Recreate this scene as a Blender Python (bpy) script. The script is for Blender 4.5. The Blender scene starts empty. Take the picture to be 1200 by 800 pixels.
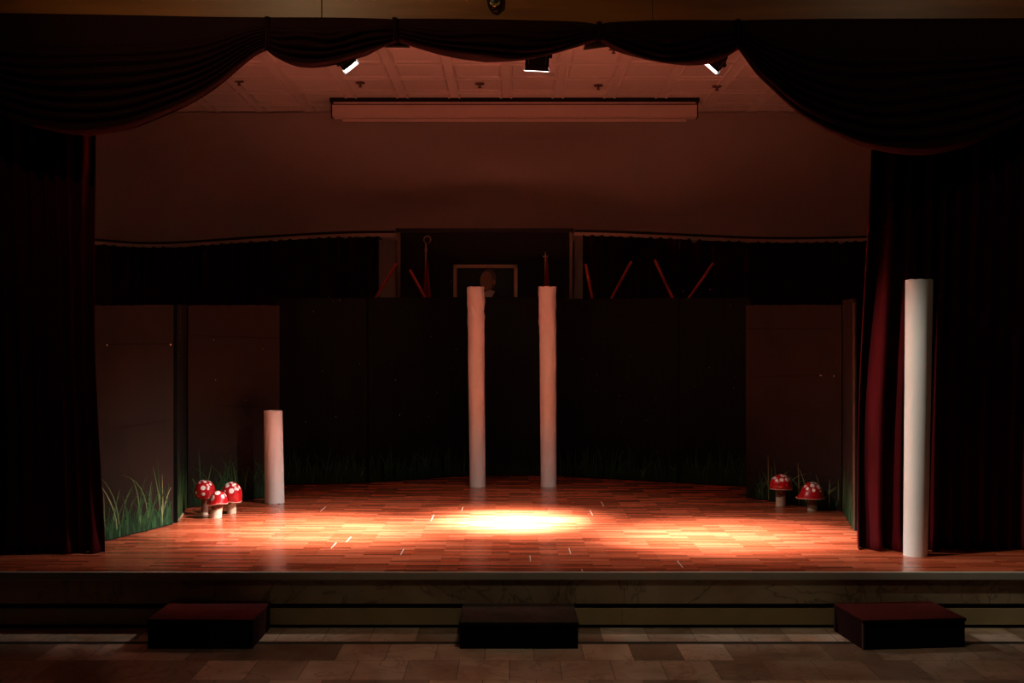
import bpy, bmesh, math, random
from mathutils import Vector, Matrix, noise

random.seed(7)
SC = bpy.context.scene
COL = SC.collection
F, CX, HZ, H, DF = 1250.0, 597.0, 411.0, 2.1, 8.1     # focal length (px), vanishing point, eye height, distance to stage front
S = 0.428                                              # stage height
PI = math.pi


def P(px, py, d):
    """a pixel of the 1200x800 photograph at depth d -> a point of the place"""
    return Vector(((px - CX) * d / F, d - DF, H + (HZ - py) * d / F))


def fd(py, z=0.0):
    """depth at which a horizontal surface of height z shows at row py"""
    return F * (H - z) / (py - HZ)


# ------------------------------------------------------------------ materials
def mat(name, col, rough=0.6, spec=0.3, metal=0.0, sheen=0.0, coat=0.0, var=0.0, vscale=(4, 4, 4), bump=0.0, bscale=30.0, emit=0.0, ecol=None):
    m = bpy.data.materials.new(name)
    m.use_nodes = True
    nt = m.node_tree
    b = nt.nodes['Principled BSDF']
    b.inputs['Base Color'].default_value = (*col, 1)
    b.inputs['Roughness'].default_value = rough
    b.inputs['Specular IOR Level'].default_value = spec
    b.inputs['Metallic'].default_value = metal
    b.inputs['Sheen Weight'].default_value = sheen
    if sheen:
        b.inputs['Sheen Tint'].default_value = (min(1, col[0] * 8), col[1] * 6, col[2] * 6, 1)
        b.inputs['Sheen Roughness'].default_value = 0.4
    b.inputs['Coat Weight'].default_value = coat
    if emit:
        b.inputs['Emission Color'].default_value = (*(ecol or col), 1)
        b.inputs['Emission Strength'].default_value = emit
    tc = nt.nodes.new('ShaderNodeTexCoord')
    if var:
        mp = nt.nodes.new('ShaderNodeMapping')
        mp.inputs['Scale'].default_value = vscale
        n = nt.nodes.new('ShaderNodeTexNoise')
        n.inputs['Scale'].default_value = 1.0
        n.inputs['Detail'].default_value = 5
        r = nt.nodes.new('ShaderNodeValToRGB')
        r.color_ramp.elements[0].position = 0.3
        r.color_ramp.elements[1].position = 0.7
        r.color_ramp.elements[0].color = (*[c * (1 - var) for c in col], 1)
        r.color_ramp.elements[1].color = (*[min(1, c * (1 + var)) for c in col], 1)
        nt.links.new(tc.outputs['Object'], mp.inputs['Vector'])
        nt.links.new(mp.outputs['Vector'], n.inputs['Vector'])
        nt.links.new(n.outputs['Fac'], r.inputs['Fac'])
        nt.links.new(r.outputs['Color'], b.inputs['Base Color'])
    if bump:
        n2 = nt.nodes.new('ShaderNodeTexNoise')
        n2.inputs['Scale'].default_value = bscale
        bp = nt.nodes.new('ShaderNodeBump')
        bp.inputs['Strength'].default_value = bump
        bp.inputs['Distance'].default_value = 0.01
        nt.links.new(tc.outputs['Object'], n2.inputs['Vector'])
        nt.links.new(n2.outputs['Fac'], bp.inputs['Height'])
        nt.links.new(bp.outputs['Normal'], b.inputs['Normal'])
    return m


def ramp(nt, stops):
    r = nt.nodes.new('ShaderNodeValToRGB')
    e = r.color_ramp.elements
    e[0].position, e[0].color = stops[0][0], (*stops[0][1], 1)
    e[1].position, e[1].color = stops[-1][0], (*stops[-1][1], 1)
    for p, c in stops[1:-1]:
        x = e.new(p)
        x.color = (*c, 1)
    return r


def parquet_mat():
    m = bpy.data.materials.new('stage_parquet')
    m.use_nodes = True
    nt = m.node_tree
    L = nt.links.new
    b = nt.nodes['Principled BSDF']
    tc = nt.nodes.new('ShaderNodeTexCoord')
    br = nt.nodes.new('ShaderNodeTexBrick')
    br.offset = 0.37
    br.offset_frequency = 2
    br.squash = 1.0
    br.inputs['Scale'].default_value = 1.0
    br.inputs['Brick Width'].default_value = 0.40
    br.inputs['Row Height'].default_value = 0.058
    br.inputs['Mortar Size'].default_value = 0.0016
    br.inputs['Mortar Smooth'].default_value = 0.3
    br.inputs['Color1'].default_value = (0, 0, 0, 1)
    br.inputs['Color2'].default_value = (1, 1, 1, 1)
    br.inputs['Mortar'].default_value = (0.1, 0.1, 0.1, 1)
    L(tc.outputs['Object'], br.inputs['Vector'])
    mp = nt.nodes.new('ShaderNodeMapping')
    mp.inputs['Scale'].default_value = (2.2, 38, 1)
    L(tc.outputs['Object'], mp.inputs['Vector'])
    n = nt.nodes.new('ShaderNodeTexNoise')
    n.inputs['Scale'].default_value = 1
    n.inputs['Detail'].default_value = 6
    L(mp.outputs['Vector'], n.inputs['Vector'])
    mx = nt.nodes.new('ShaderNodeMix')
    mx.data_type = 'FLOAT'
    mx.inputs['Factor'].default_value = 0.4
    L(br.outputs['Color'], mx.inputs[2])
    L(n.outputs['Fac'], mx.inputs[3])
    r = ramp(nt, [(0.05, (0.17, 0.022, 0.008)), (0.45, (0.36, 0.067, 0.026)), (0.9, (0.55, 0.140, 0.066))])
    L(mx.outputs[0], r.inputs['Fac'])
    L(r.outputs['Color'], b.inputs['Base Color'])
    b.inputs['Roughness'].default_value = 0.24
    b.inputs['Specular IOR Level'].default_value = 0.45
    bp = nt.nodes.new('ShaderNodeBump')
    bp.inputs['Strength'].default_value = 0.12
    bp.inputs['Distance'].default_value = 0.004
    L(mx.outputs[0], bp.inputs['Height'])
    L(bp.outputs['Normal'], b.inputs['Normal'])
    return m


def marble_mat(name, lo, mid, hi, vein, scale=1.6, tiles=None, rough=0.35):
    m = bpy.data.materials.new(name)
    m.use_nodes = True
    nt = m.node_tree
    L = nt.links.new
    b = nt.nodes['Principled BSDF']
    tc = nt.nodes.new('ShaderNodeTexCoord')
    n = nt.nodes.new('ShaderNodeTexNoise')
    n.inputs['Scale'].default_value = scale
    n.inputs['Detail'].default_value = 8
    n.inputs['Distortion'].default_value = 0.8
    L(tc.outputs['Object'], n.inputs['Vector'])
    r = ramp(nt, [(0.3, lo), (0.5, mid), (0.72, hi)])
    L(n.outputs['Fac'], r.inputs['Fac'])
    n2 = nt.nodes.new('ShaderNodeTexNoise')
    n2.inputs['Scale'].default_value = scale * 1.3
    n2.inputs['Detail'].default_value = 6
    n2.inputs['Distortion'].default_value = 1.8
    L(tc.outputs['Object'], n2.inputs['Vector'])
    vr = ramp(nt, [(0.455, (0, 0, 0)), (0.48, (1, 1, 1)), (0.505, (0, 0, 0))])
    L(n2.outputs['Fac'], vr.inputs['Fac'])
    mx = nt.nodes.new('ShaderNodeMix')
    mx.data_type = 'RGBA'
    mx.inputs[7].default_value = (*vein, 1)
    vm = nt.nodes.new('ShaderNodeMath')
    vm.operation = 'MULTIPLY'
    vm.inputs[1].default_value = 0.6
    L(vr.outputs['Color'], vm.inputs[0])
    L(vm.outputs[0], mx.inputs[0])
    L(r.outputs['Color'], mx.inputs[6])
    out = mx.outputs[2]
    if tiles:
        br = nt.nodes.new('ShaderNodeTexBrick')
        br.offset = 0.5
        br.inputs['Scale'].default_value = 1.0
        br.inputs['Brick Width'].default_value = tiles[0]
        br.inputs['Row Height'].default_value = tiles[1]
        br.inputs['Mortar Size'].default_value = 0.003
        br.inputs['Color1'].default_value = (0.42, 0.36, 0.30, 1)
        br.inputs['Color2'].default_value = (1.25, 1.2, 1.15, 1)
        br.inputs['Mortar'].default_value = (0.30, 0.26, 0.22, 1)
        L(tc.outputs['Object'], br.inputs['Vector'])
        m2 = nt.nodes.new('ShaderNodeMix')
        m2.data_type = 'RGBA'
        m2.blend_type = 'MULTIPLY'
        m2.inputs[0].default_value = 1.0
        L(out, m2.inputs[6])
        L(br.outputs['Color'], m2.inputs[7])
        out = m2.outputs[2]
    L(out, b.inputs['Base Color'])
    b.inputs['Roughness'].default_value = rough
    return m


def streak_paint(name, a, c, scale=(9, 9, 0.7), rough=0.75):
    """paint brushed on in vertical strokes"""
    m = mat(name, a, rough, 0.06)
    nt = m.node_tree
    tc = nt.nodes['Texture Coordinate']
    mp = nt.nodes.new('ShaderNodeMapping')
    mp.inputs['Scale'].default_value = scale
    n = nt.nodes.new('ShaderNodeTexNoise')
    n.inputs['Scale'].default_value = 1
    n.inputs['Detail'].default_value = 7
    r = ramp(nt, [(0.3, a), (0.75, c)])
    nt.links.new(tc.outputs['Object'], mp.inputs['Vector'])
    nt.links.new(mp.outputs['Vector'], n.inputs['Vector'])
    nt.links.new(n.outputs['Fac'], r.inputs['Fac'])
    nt.links.new(r.outputs['Color'], nt.nodes['Principled BSDF'].inputs['Base Color'])
    return m


MT = dict(
    parquet=parquet_mat(),
    marble=marble_mat('riser_marble', (0.20, 0.13, 0.07), (0.34, 0.25, 0.15), (0.42, 0.34, 0.23), (0.05, 0.035, 0.025), 1.5),
    beige=mat('beige_stone', (0.36, 0.28, 0.14), 0.5, 0.3, var=0.12, vscale=(3, 3, 3)),
    joint=mat('black_joint', (0.012, 0.010, 0.008), 0.8, 0.1),
    nosing=mat('grey_stone_nosing', (0.36, 0.33, 0.26), 0.35, 0.4, var=0.1, vscale=(2, 2, 2)),
    tiles=marble_mat('floor_marble_tiles', (0.30, 0.19, 0.11), (0.46, 0.36, 0.26), (0.60, 0.52, 0.42), (0.20, 0.12, 0.07), 1.8, (0.34, 0.43), 0.42),
    inlay=mat('dark_inlay', (0.035, 0.035, 0.03), 0.45, 0.3),
    wall=mat('cream_wall_paint', (0.40, 0.36, 0.33), 0.8, 0.2, var=0.05, vscale=(0.8, 0.8, 0.8), bump=0.05, bscale=18),
    sidewall=mat('side_wall_paint', (0.16, 0.13, 0.11), 0.9, 0.1, var=0.1),
    ceiling=mat('white_ceiling_panel', (0.84, 0.80, 0.76), 0.75, 0.2),
    wood=mat('varnished_wood', (0.30, 0.105, 0.022), 0.40, 0.45, coat=0.0, var=0.35, vscale=(0.7, 5, 9), bump=0.05, bscale=6),
    velvet=mat('maroon_velvet', (0.054, 0.0014, 0.003), 0.9, 0.1, sheen=0.05, var=0.25, vscale=(6, 6, 1.5)),
    swag=mat('dark_maroon_satin', (0.022, 0.0045, 0.005), 0.7, 0.08, var=0.15, vscale=(4, 4, 4)),
    rearcloth=mat('dark_rear_cloth', (0.020, 0.004, 0.004), 0.9, 0.1, var=0.2, vscale=(6, 6, 1)),
    railwhite=mat('white_rail', (0.52, 0.47, 0.40), 0.5, 0.3),
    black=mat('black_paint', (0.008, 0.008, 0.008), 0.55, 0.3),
    blackmetal=mat('black_metal', (0.012, 0.012, 0.013), 0.4, 0.5),
    steel=mat('bare_steel', (0.5, 0.5, 0.5), 0.35, 0.5, metal=0.9),
    doorlit=mat('lit_door_metal', (0.85, 0.85, 0.85), 0.45, 0.4),  # lamplight on the black doors' inner faces, painted in as white
    lens=mat('lit_lens', (1, 0.95, 0.88), 0.3, 0.3, emit=40.0, ecol=(1, 0.95, 0.88)),
    glassdark=mat('unlit_lens', (0.35, 0.30, 0.27), 0.2, 0.5),
    paper=mat('white_paper', (0.76, 0.755, 0.73), 0.7, 0.2, var=0.04, vscale=(3, 3, 3), bump=0.1, bscale=14),
    brownflat=streak_paint('brown_flat_paint', (0.013, 0.011, 0.009), (0.024, 0.016, 0.012), (1.5, 1.5, 1.5)),
    blackflat=streak_paint('black_flat_paint', (0.002, 0.003, 0.0025), (0.006, 0.0075, 0.006), (11, 11, 0.6)),
    blueflat=streak_paint('blue_black_flat_paint', (0.004, 0.006, 0.008), (0.007, 0.010, 0.012), (5, 5, 0.5)),
    seam=mat('dark_seam', (0.008, 0.006, 0.005), 0.9, 0.1),  # dark joint lines on the flats
    chip=mat('chipped_white', (0.5, 0.46, 0.4), 0.8, 0.2),
    gdark=mat('dark_green_paint', (0.004, 0.024, 0.007), 0.7, 0.2),
    gmid=mat('green_paint', (0.015, 0.060, 0.018), 0.7, 0.2),
    glight=mat('pale_green_paint', (0.07, 0.135, 0.042), 0.7, 0.2),
    gpale=mat('straw_paint', (0.17, 0.20, 0.09), 0.7, 0.2),
    capred=mat('glossy_red', (0.42, 0.006, 0.010), 0.28, 0.5, coat=0.4),
    capwhite=mat('white_dot_paint', (0.82, 0.78, 0.72), 0.45, 0.4),
    rim=mat('pale_rim', (0.62, 0.36, 0.27), 0.6, 0.3),
    stembrown=mat('brown_stem', (0.17, 0.065, 0.042), 0.8, 0.2, var=0.3, vscale=(12, 12, 12), bump=0.3, bscale=40),
    stemcream=mat('cream_stem', (0.62, 0.50, 0.36), 0.8, 0.2, var=0.2, vscale=(14, 14, 14), bump=0.3, bscale=40),
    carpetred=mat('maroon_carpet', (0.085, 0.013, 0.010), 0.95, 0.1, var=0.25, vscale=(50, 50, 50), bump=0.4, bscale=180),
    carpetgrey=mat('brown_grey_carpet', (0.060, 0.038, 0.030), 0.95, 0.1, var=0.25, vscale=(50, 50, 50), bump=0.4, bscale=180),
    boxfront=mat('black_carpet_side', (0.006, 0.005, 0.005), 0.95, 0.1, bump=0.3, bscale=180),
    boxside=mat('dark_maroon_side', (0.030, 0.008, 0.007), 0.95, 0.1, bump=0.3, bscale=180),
    edge=mat('edge_strip', (0.16, 0.11, 0.08), 0.5, 0.4),
    stick=mat('orange_stick', (0.50, 0.075, 0.035), 0.5, 0.3, var=0.2, vscale=(8, 8, 3)),
    boardpanel=mat('dark_board', (0.010, 0.010, 0.008), 0.6, 0.15, var=0.15, vscale=(2, 2, 2)),
    boardframe=mat('pale_board_frame', (0.24, 0.19, 0.14), 0.45, 0.4),
    gold=mat('gilt_frame', (0.55, 0.42, 0.26), 0.4, 0.4, metal=0.2),
    picdark=mat('picture_dark', (0.012, 0.016, 0.017), 0.35, 0.4),
    skin=mat('picture_skin', (0.34, 0.22, 0.15), 0.5, 0.3),
    hair=mat('picture_hair', (0.12, 0.10, 0.085), 0.5, 0.3),
    shirt=mat('picture_shirt', (0.55, 0.53, 0.50), 0.5, 0.3),
    suit=mat('picture_suit', (0.007, 0.007, 0.009), 0.5, 0.3),
    flagred=mat('dark_red_flag', (0.20, 0.008, 0.008), 0.8, 0.2, sheen=0.1),
    pole=mat('flag_pole_brass', (0.32, 0.24, 0.16), 0.4, 0.4, metal=0.4),
    screen=mat('screen_casing', (0.80, 0.70, 0.66), 0.4, 0.4),
    bronze=mat('dark_bronze', (0.020, 0.015, 0.006), 0.4, 0.5),
    bronzegold=mat('gold_ornament', (0.50, 0.36, 0.13), 0.35, 0.5, metal=0.5),
    tape=mat('white_tape', (0.44, 0.38, 0.33), 0.5, 0.3),
    sprink=mat('dark_sprinkler', (0.16, 0.08, 0.065), 0.5, 0.4),
    rawtimber=mat('raw_timber', (0.06, 0.035, 0.02), 0.8, 0.1, var=0.2, vscale=(20, 20, 2)),
    palewood=mat('pale_stick', (0.55, 0.42, 0.28), 0.6, 0.3, var=0.15, vscale=(9, 9, 9)),
)


# ------------------------------------------------------------------ mesh collector
class MB:
    def __init__(self):
        self.v, self.f, self.m = [], [], []
        self.mats = []

    def mi(self, key):
        if key not in self.mats:
            self.mats.append(key)
        return self.mats.index(key)

    def face(self, pts, key):
        k = len(self.v)
        self.v += [Vector(p) for p in pts]
        self.f.append(tuple(range(k, k + len(pts))))
        self.m.append(self.mi(key))

    def raw(self, verts, faces, key, keys=None):
        k = len(self.v)
        self.v += [Vector(p) for p in verts]
        for i, q in enumerate(faces):
            self.f.append(tuple(k + j for j in q))
            self.m.append(self.mi(keys[i] if keys else key))

    def hexa(self, c, key, keys=None):
        """8 corners: bottom 0-3 (front-left, front-right, back-right, back-left), top 4-7; faces: bottom, top, front, right, back, left"""
        self.raw(c, [(3, 2, 1, 0), (4, 5, 6, 7), (0, 1, 5, 4), (1, 2, 6, 5), (2, 3, 7, 6), (3, 0, 4, 7)], key, keys)

    def box(self, x0, x1, y0, y1, z0, z1, key, keys=None, mtx=None):
        c = [(x0, y0, z0), (x1, y0, z0), (x1, y1, z0), (x0, y1, z0), (x0, y0, z1), (x1, y0, z1), (x1, y1, z1), (x0, y1, z1)]
        c = [Vector(p) for p in c]
        if mtx:
            c = [mtx @ p for p in c]
        self.hexa(c, key, keys)

    def tube(self, pts, radii, key, n=12, cap=True):
        pts = [Vector(p) for p in pts]
        if not hasattr(radii, '__len__'):
            radii = [radii] * len(pts)
        vs, fs = [], []
        for i, p in enumerate(pts):
            t = (pts[min(i + 1, len(pts) - 1)] - pts[max(i - 1, 0)]).normalized()
            a = t.orthogonal().normalized() if abs(t.z) > 0.9 else t.cross(Vector((0, 0, 1))).normalized()
            if abs(t.z) > 0.9:
                a = (Vector((1, 0, 0)) - t * t.x).normalized()
            bb = t.cross(a)
            for j in range(n):
                w = 2 * PI * j / n
                vs.append(p + (a * math.cos(w) + bb * math.sin(w)) * radii[i])
        for i in range(len(pts) - 1):
            for j in range(n):
                a0, b0 = i * n + j, i * n + (j + 1) % n
                fs.append((a0, b0, b0 + n, a0 + n))
        if cap:
            fs.append(tuple(reversed(range(n))))
            fs.append(tuple(range((len(pts) - 1) * n, len(pts) * n)))
        self.raw(vs, fs, key)

    def grid(self, fn, nu, nv, key, keyfn=None):
        vs = [fn(i / nu, j / nv) for j in range(nv + 1) for i in range(nu + 1)]
        fs, ks = [], []
        for j in range(nv):
            for i in range(nu):
                a = j * (nu + 1) + i
                fs.append((a, a + 1, a + nu + 2, a + nu + 1))
                ks.append(keyfn((i + .5) / nu, (j + .5) / nv) if keyfn else key)
        self.raw(vs, fs, key, ks)

    def build(self, name, parent=None, loc=None, smooth=False, bevel=0.0, solid=0.0, weld=False, angle=40):
        base = Vector((0, 0, 0))
        if parent is not None:
            base = Vector(parent['_w'])
        if loc is not None:
            base = Vector(loc)
        me = bpy.data.meshes.new(name)
        me.from_pydata([tuple(p - base) for p in self.v], [], self.f)
        for k in self.mats:
            me.materials.append(MT[k])
        me.polygons.foreach_set('material_index', self.m)
        if weld:
            bm = bmesh.new()
            bm.from_mesh(me)
            bmesh.ops.remove_doubles(bm, verts=bm.verts, dist=0.0004)
            bmesh.ops.recalc_face_normals(bm, faces=bm.faces)
            bm.to_mesh(me)
            bm.free()
        if smooth:
            me.polygons.foreach_set('use_smooth', [True] * len(me.polygons))
            me.set_sharp_from_angle(angle=math.radians(angle))
        me.update()
        o = bpy.data.objects.new(name, me)
        COL.objects.link(o)
        if parent is not None:
            o.parent = parent
            o.location = base - Vector(parent['_w'])
        else:
            o.location = base
        o['_w'] = tuple(base)
        if solid:
            md = o.modifiers.new('thickness', 'SOLIDIFY')
            md.thickness = solid
            md.offset = 0
        if bevel:
            md = o.modifiers.new('soft_edges', 'BEVEL')
            md.width = bevel
            md.segments = 2
            md.limit_method = 'ANGLE'
        return o


def thing(name, label, cat, loc, group=None):
    o = bpy.data.objects.new(name, None)
    COL.objects.link(o)
    o.location = loc
    o.empty_display_size = 0.1
    o['_w'] = tuple(loc)
    return tag(o, label, cat, group)


def tag(o, label, cat, group=None, kind=None):
    o['label'] = label
    o['category'] = cat
    if group:
        o['group'] = group
    if kind:
        o['kind'] = kind
    return o


def struct(o):
    o['kind'] = 'structure'
    return o


def interp(pts, x):
    """smooth interpolation through (x, y) knots"""
    if x <= pts[0][0]:
        return pts[0][1]
    if x >= pts[-1][0]:
        return pts[-1][1]
    n = len(pts)
    for i in range(n - 1):
        if pts[i][0] <= x <= pts[i + 1][0]:
            break
    x0, y0 = pts[i]
    x1, y1 = pts[i + 1]

    def sl(k):
        if k <= 0 or k >= n - 1:
            k0, k1 = max(0, k - 1), min(n - 1, k + 1)
        else:
            k0, k1 = k - 1, k + 1
        return (pts[k1][1] - pts[k0][1]) / (pts[k1][0] - pts[k0][0])
    h = x1 - x0
    t = (x - x0) / h
    m0, m1 = sl(i) * h, sl(i + 1) * h
    return (2 * t**3 - 3 * t**2 + 1) * y0 + (t**3 - 2 * t**2 + t) * m0 + (-2 * t**3 + 3 * t**2) * y1 + (t**3 - t**2) * m1


# ------------------------------------------------------------------ the setting
DW = 16.6                       # back wall
ZC = H + (HZ - 131) * DW / F    # ceiling
YW = DW - DF
XS = 7.4
b = MB(); b.box(-XS, XS, -10.5, 0.02, -0.1, 0, 'tiles')
struct(b.build('floor'))
b = MB(); b.box(-XS, XS, -0.455, -0.395, -0.05, 0.0015, 'inlay')
struct(b.build('trim_1'))

b = MB(); b.box(-XS, XS, -0.012, YW + 0.2, S - 0.02, S, 'parquet')
struct(b.build('stage_floor'))
b = MB(); b.box(-XS, XS, -0.045, -0.010, S - 0.060, S + 0.001, 'nosing')
struct(b.build('trim_2', bevel=0.006))
b = MB()
b.box(-XS, XS, 0.0, 0.3, 0.0, S - 0.02, 'joint')
struct(b.build('stage_base'))
b = MB()
x = -XS
for w in (1.8, 1.62, 1.5, 2.05, 1.3, 1.72, 1.55, 1.62, 1.9):
    b.box(x + 0.0012, min(XS, x + w) - 0.0012, -0.022, 0.002, 0.187, S - 0.058, 'marble')
    x += w
struct(b.build('marble_riser'))
b = MB()
x = -XS
for w in (1.8, 2.3, 2.2, 1.95, 2.25, 2.5, 2.0):
    b.box(x + 0.001, min(XS, x + w) - 0.001, -0.022, 0.002, 0.028, 0.150, 'beige')
    x += w
struct(b.build('beige_riser'))

b = MB(); b.box(-XS, XS, YW, YW + 0.2, 0, ZC + 0.3, 'wall')
struct(b.build('wall_back'))
b = MB(); b.box(-XS - 0.2, -XS, -10.5, YW + 0.2, -0.1, ZC + 0.6, 'sidewall')
struct(b.build('wall_left'))
b = MB(); b.box(XS, XS + 0.2, -10.5, YW + 0.2, -0.1, ZC + 0.6, 'sidewall')
struct(b.build('wall_right'))
b = MB(); b.box(-XS, XS, -10.7, -10.5, -0.1, ZC + 0.6, 'sidewall')
struct(b.build('wall_front'))

# stage ceiling of square pressed panels
b = MB()
per, x_ph, y_ph = 0.76, -0.05, 14.55 - DF
ix0, ix1 = math.floor((-XS - x_ph) / per), math.ceil((XS - x_ph) / per)
iy0, iy1 = math.floor((0.42 - y_ph) / per), math.ceil((YW - y_ph) / per)
for ix in range(ix0, ix1):
    for iy in range(iy0, iy1):
        x0, y0 = x_ph + ix * per, y_ph + iy * per
        rings = []
        for ins, dz in ((0, 0), (0.055, 0), (0.068, -0.012), (0.085, -0.012), (0.098, 0.004)):
            xa, xb = max(-XS, min(XS, x0 + ins)), max(-XS, min(XS, x0 + per - ins))
            ya, yb = max(0.42, min(YW, y0 + ins)), max(0.42, min(YW, y0 + per - ins))
            rings.append([(xa, ya, ZC + dz), (xb, ya, ZC + dz), (xb, yb, ZC + dz), (xa, yb, ZC + dz)])
        if rings[-1][1][0] - rings[-1][0][0] < 0.05 or rings[-1][2][1] - rings[-1][1][1] < 0.05:
            b.face(rings[0][::-1], 'ceiling')
            continue
        for r0, r1 in zip(rings, rings[1:]):
            for k in range(4):
                k2 = (k + 1) % 4
                b.face([r0[k2], r0[k], r1[k], r1[k2]], 'ceiling')
        b.face(rings[-1][::-1], 'ceiling')
b.box(-XS, XS, 0.42, YW + 0.2, ZC + 0.02, ZC + 0.25, 'ceiling')
struct(b.build('ceiling'))
b = MB(); b.box(-XS, XS, -10.5, 0.42, ZC + 0.35, ZC + 0.55, 'sidewall')
struct(b.build('ceiling_hall'))

# varnished wooden fascia over the opening
b = MB()
seams = [-XS, (377 - CX) * 8.45 / F, (765 - CX) * 8.45 / F, XS]
for x0, x1 in zip(seams, seams[1:]):
    b.box(x0 + 0.003, x1 - 0.003, 0.35, 0.42, 4.64, ZC + 0.4, 'wood')
b.box(-XS, XS, 0.375, 0.415, 4.65, ZC + 0.4, 'joint')
struct(b.build('fascia_beam', bevel=0.002))

# bronze ornament on the fascia
c = P(580, 0, 8.42)
t = thing('wall_ornament', 'dark bronze ornament with gold curved lip fixed on the wooden beam at top centre', 'ornament', (c.x, 0.35, c.z))
b = MB()
prof = [(-0.062, 0.06), (-0.066, 0.0), (-0.058, -0.04), (-0.040, -0.075), (-0.018, -0.098), (0, -0.103), (0.018, -0.098), (0.040, -0.075), (0.058, -0.04), (0.066, 0.0), (0.062, 0.06), (0.035, 0.11), (0, 0.125), (-0.035, 0.11)]
N = len(prof)
vs, fs = [], []
for s_, yy in ((1.0, 0.352), (1.0, 0.325), (0.8, 0.300), (0.4, 0.285)):
    vs += [(c.x + px * s_, yy, c.z + pz * s_) for px, pz in prof]
for k in range(3):
    for j in range(N):
        fs.append((k * N + j, k * N + (j + 1) % N, (k + 1) * N + (j + 1) % N, (k + 1) * N + j))
fs.append(tuple(3 * N + j for j in range(N)))
b.raw(vs, fs, 'bronze')
b.build('shield', t, smooth=True)
b = MB()
arc = [(c.x + 0.040 * math.cos(a), 0.288, c.z - 0.012 + 0.040 * math.sin(a)) for a in [PI + 0.25 + i * (PI - 0.5) / 10 for i in range(11)]]
b.tube(arc, [0.004 + 0.010 * math.sin(PI * i / 10) for i in range(11)], 'bronzegold', 8)
b.build('curved_lip', t, smooth=True)
b = MB()
b.tube([(c.x - 0.03, 0.288, c.z + 0.03), (c.x, 0.284, c.z + 0.018), (c.x + 0.03, 0.288, c.z + 0.03)], [0.005, 0.010, 0.005], 'bronzegold', 8)
b.build('relief', t, smooth=True)

# ------------------------------------------------------------------ swags
DSW = 8.40


def swag(label, bot, tops, gather_px, nple, seed, d0=DSW):
    xa, xb = bot[0][0], bot[-1][0]
    cpx = (xa + xb) / 2
    base = P(cpx, interp(tops, cpx), d0)
    b = MB()
    rnd = random.Random(seed)
    ph = [rnd.uniform(-0.5, 0.5) for _ in range(nple + 3)]

    def pt(u, v):
        x = xa + (xb - xa) * u
        yt, yb = interp(tops, x), interp(bot, x)
        e = math.sin(PI * min(max(u, 0.0), 1.0)) ** 0.6
        tight = 0.75 + 0.25 * e
        vv = v
        y = yt + (yb - yt) * vv
        k = max(0.0, (vv - 0.22)) / 0.78
        w = k * nple + ph[int(k * nple) % len(ph)] * 0.0
        wob = 0.9 * noise.noise(Vector((u * 3.1 + seed, vv * 2.3, 1.7)))
        amp = (0.012 + 0.030 * e) * min(1.0, k * 4) * (0.7 + 0.5 * noise.noise(Vector((seed * 3.3, k * nple * 0.7, 0.5))))
        wc = (w + wob) % 1.0
        s = abs(2 * wc - 1) ** 1.5
        off = amp * 1.5 * (1 - 1.1 * s) + 0.05 * e * math.sin(PI * min(1, vv * 0.9)) * tight
        p = P(x, y, d0)
        p.y -= off + 0.004
        # cloth under the last pleat turns back
        if v > 0.97:
            p.y += 0.03 * (v - 0.97) / 0.03
        return p
    b.grid(pt, 110, 26 * max(3, nple) // 2, 'swag')
    o = b.build('swag_curtain', loc=base, smooth=True, solid=0.006, angle=180)
    tag(o, label, 'curtain', 'maroon swags along the top of the stage')
    if gather_px:
        x, y0, y1, w = gather_px
        g = MB()

        def gp(u, v):
            a = (u - 0.5) * PI * 1.15
            ww = w * (0.62 + 0.5 * abs(v - 0.35))
            p = P(x, y0 + (y1 - y0) * v, d0)
            p.x += math.sin(a) * ww * d0 / F + 0.004 * math.sin(9 * u * PI)
            p.y -= 0.020 + math.cos(a) * 0.020 + 0.006 * math.cos(14 * u * PI)
            return p
        g.grid(gp, 28, 12, 'swag')
        g.build('gather', o, smooth=True, solid=0.005, angle=180)
    return o


swag('large dark maroon swag at upper left, drooping low over the left curtain',
     [(-150, 62), (-90, 102), (-40, 122), (0, 134), (50, 151), (100, 158), (150, 152), (190, 137), (225, 121), (255, 102), (285, 76), (300, 64), (312, 58)],
     [(-150, 14), (0, 15.5), (150, 18), (250, 20), (312, 20.5)], (314, 21, 60, 3), 9, 1)
swag('small maroon swag next to the large left one, just above the left stage light',
     [(312, 58), (322, 66), (340, 75), (362, 79), (385, 78), (410, 72), (435, 62), (455, 53), (467, 48)],
     [(312, 20.5), (400, 21), (456, 22.5), (462, 23.2), (467, 22)], (463, 22, 50, 3), 5, 2)
swag('middle maroon swag over the centre of the stage opening',
     [(467, 48), (490, 56), (520, 65), (555, 71), (590, 72.5), (620, 70), (650, 63), (675, 55), (701, 46)],
     [(467, 22), (540, 22.5), (620, 24), (680, 26), (701, 29)], (702, 27, 49, 3), 5, 3)
swag('small maroon swag beside the large right one, just above the right stage light',
     [(701, 46), (720, 58), (745, 68), (775, 75), (805, 76.5), (830, 74), (848, 68), (858, 62), (866, 57)],
     [(701, 29), (715, 26.5), (780, 24), (866, 24)], (864, 24, 60, 3), 5, 4)
swag('large dark maroon swag at upper right, drooping low over the right curtain',
     [(866, 57), (876, 72), (887, 87), (905, 105), (925, 124), (945, 139), (980, 159), (1020, 174), (1075, 181), (1120, 175), (1160, 160), (1200, 140), (1260, 100), (1330, 60)],
     [(866, 24), (950, 22.5), (1100, 22), (1330, 21)], None, 9, 5)


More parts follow.
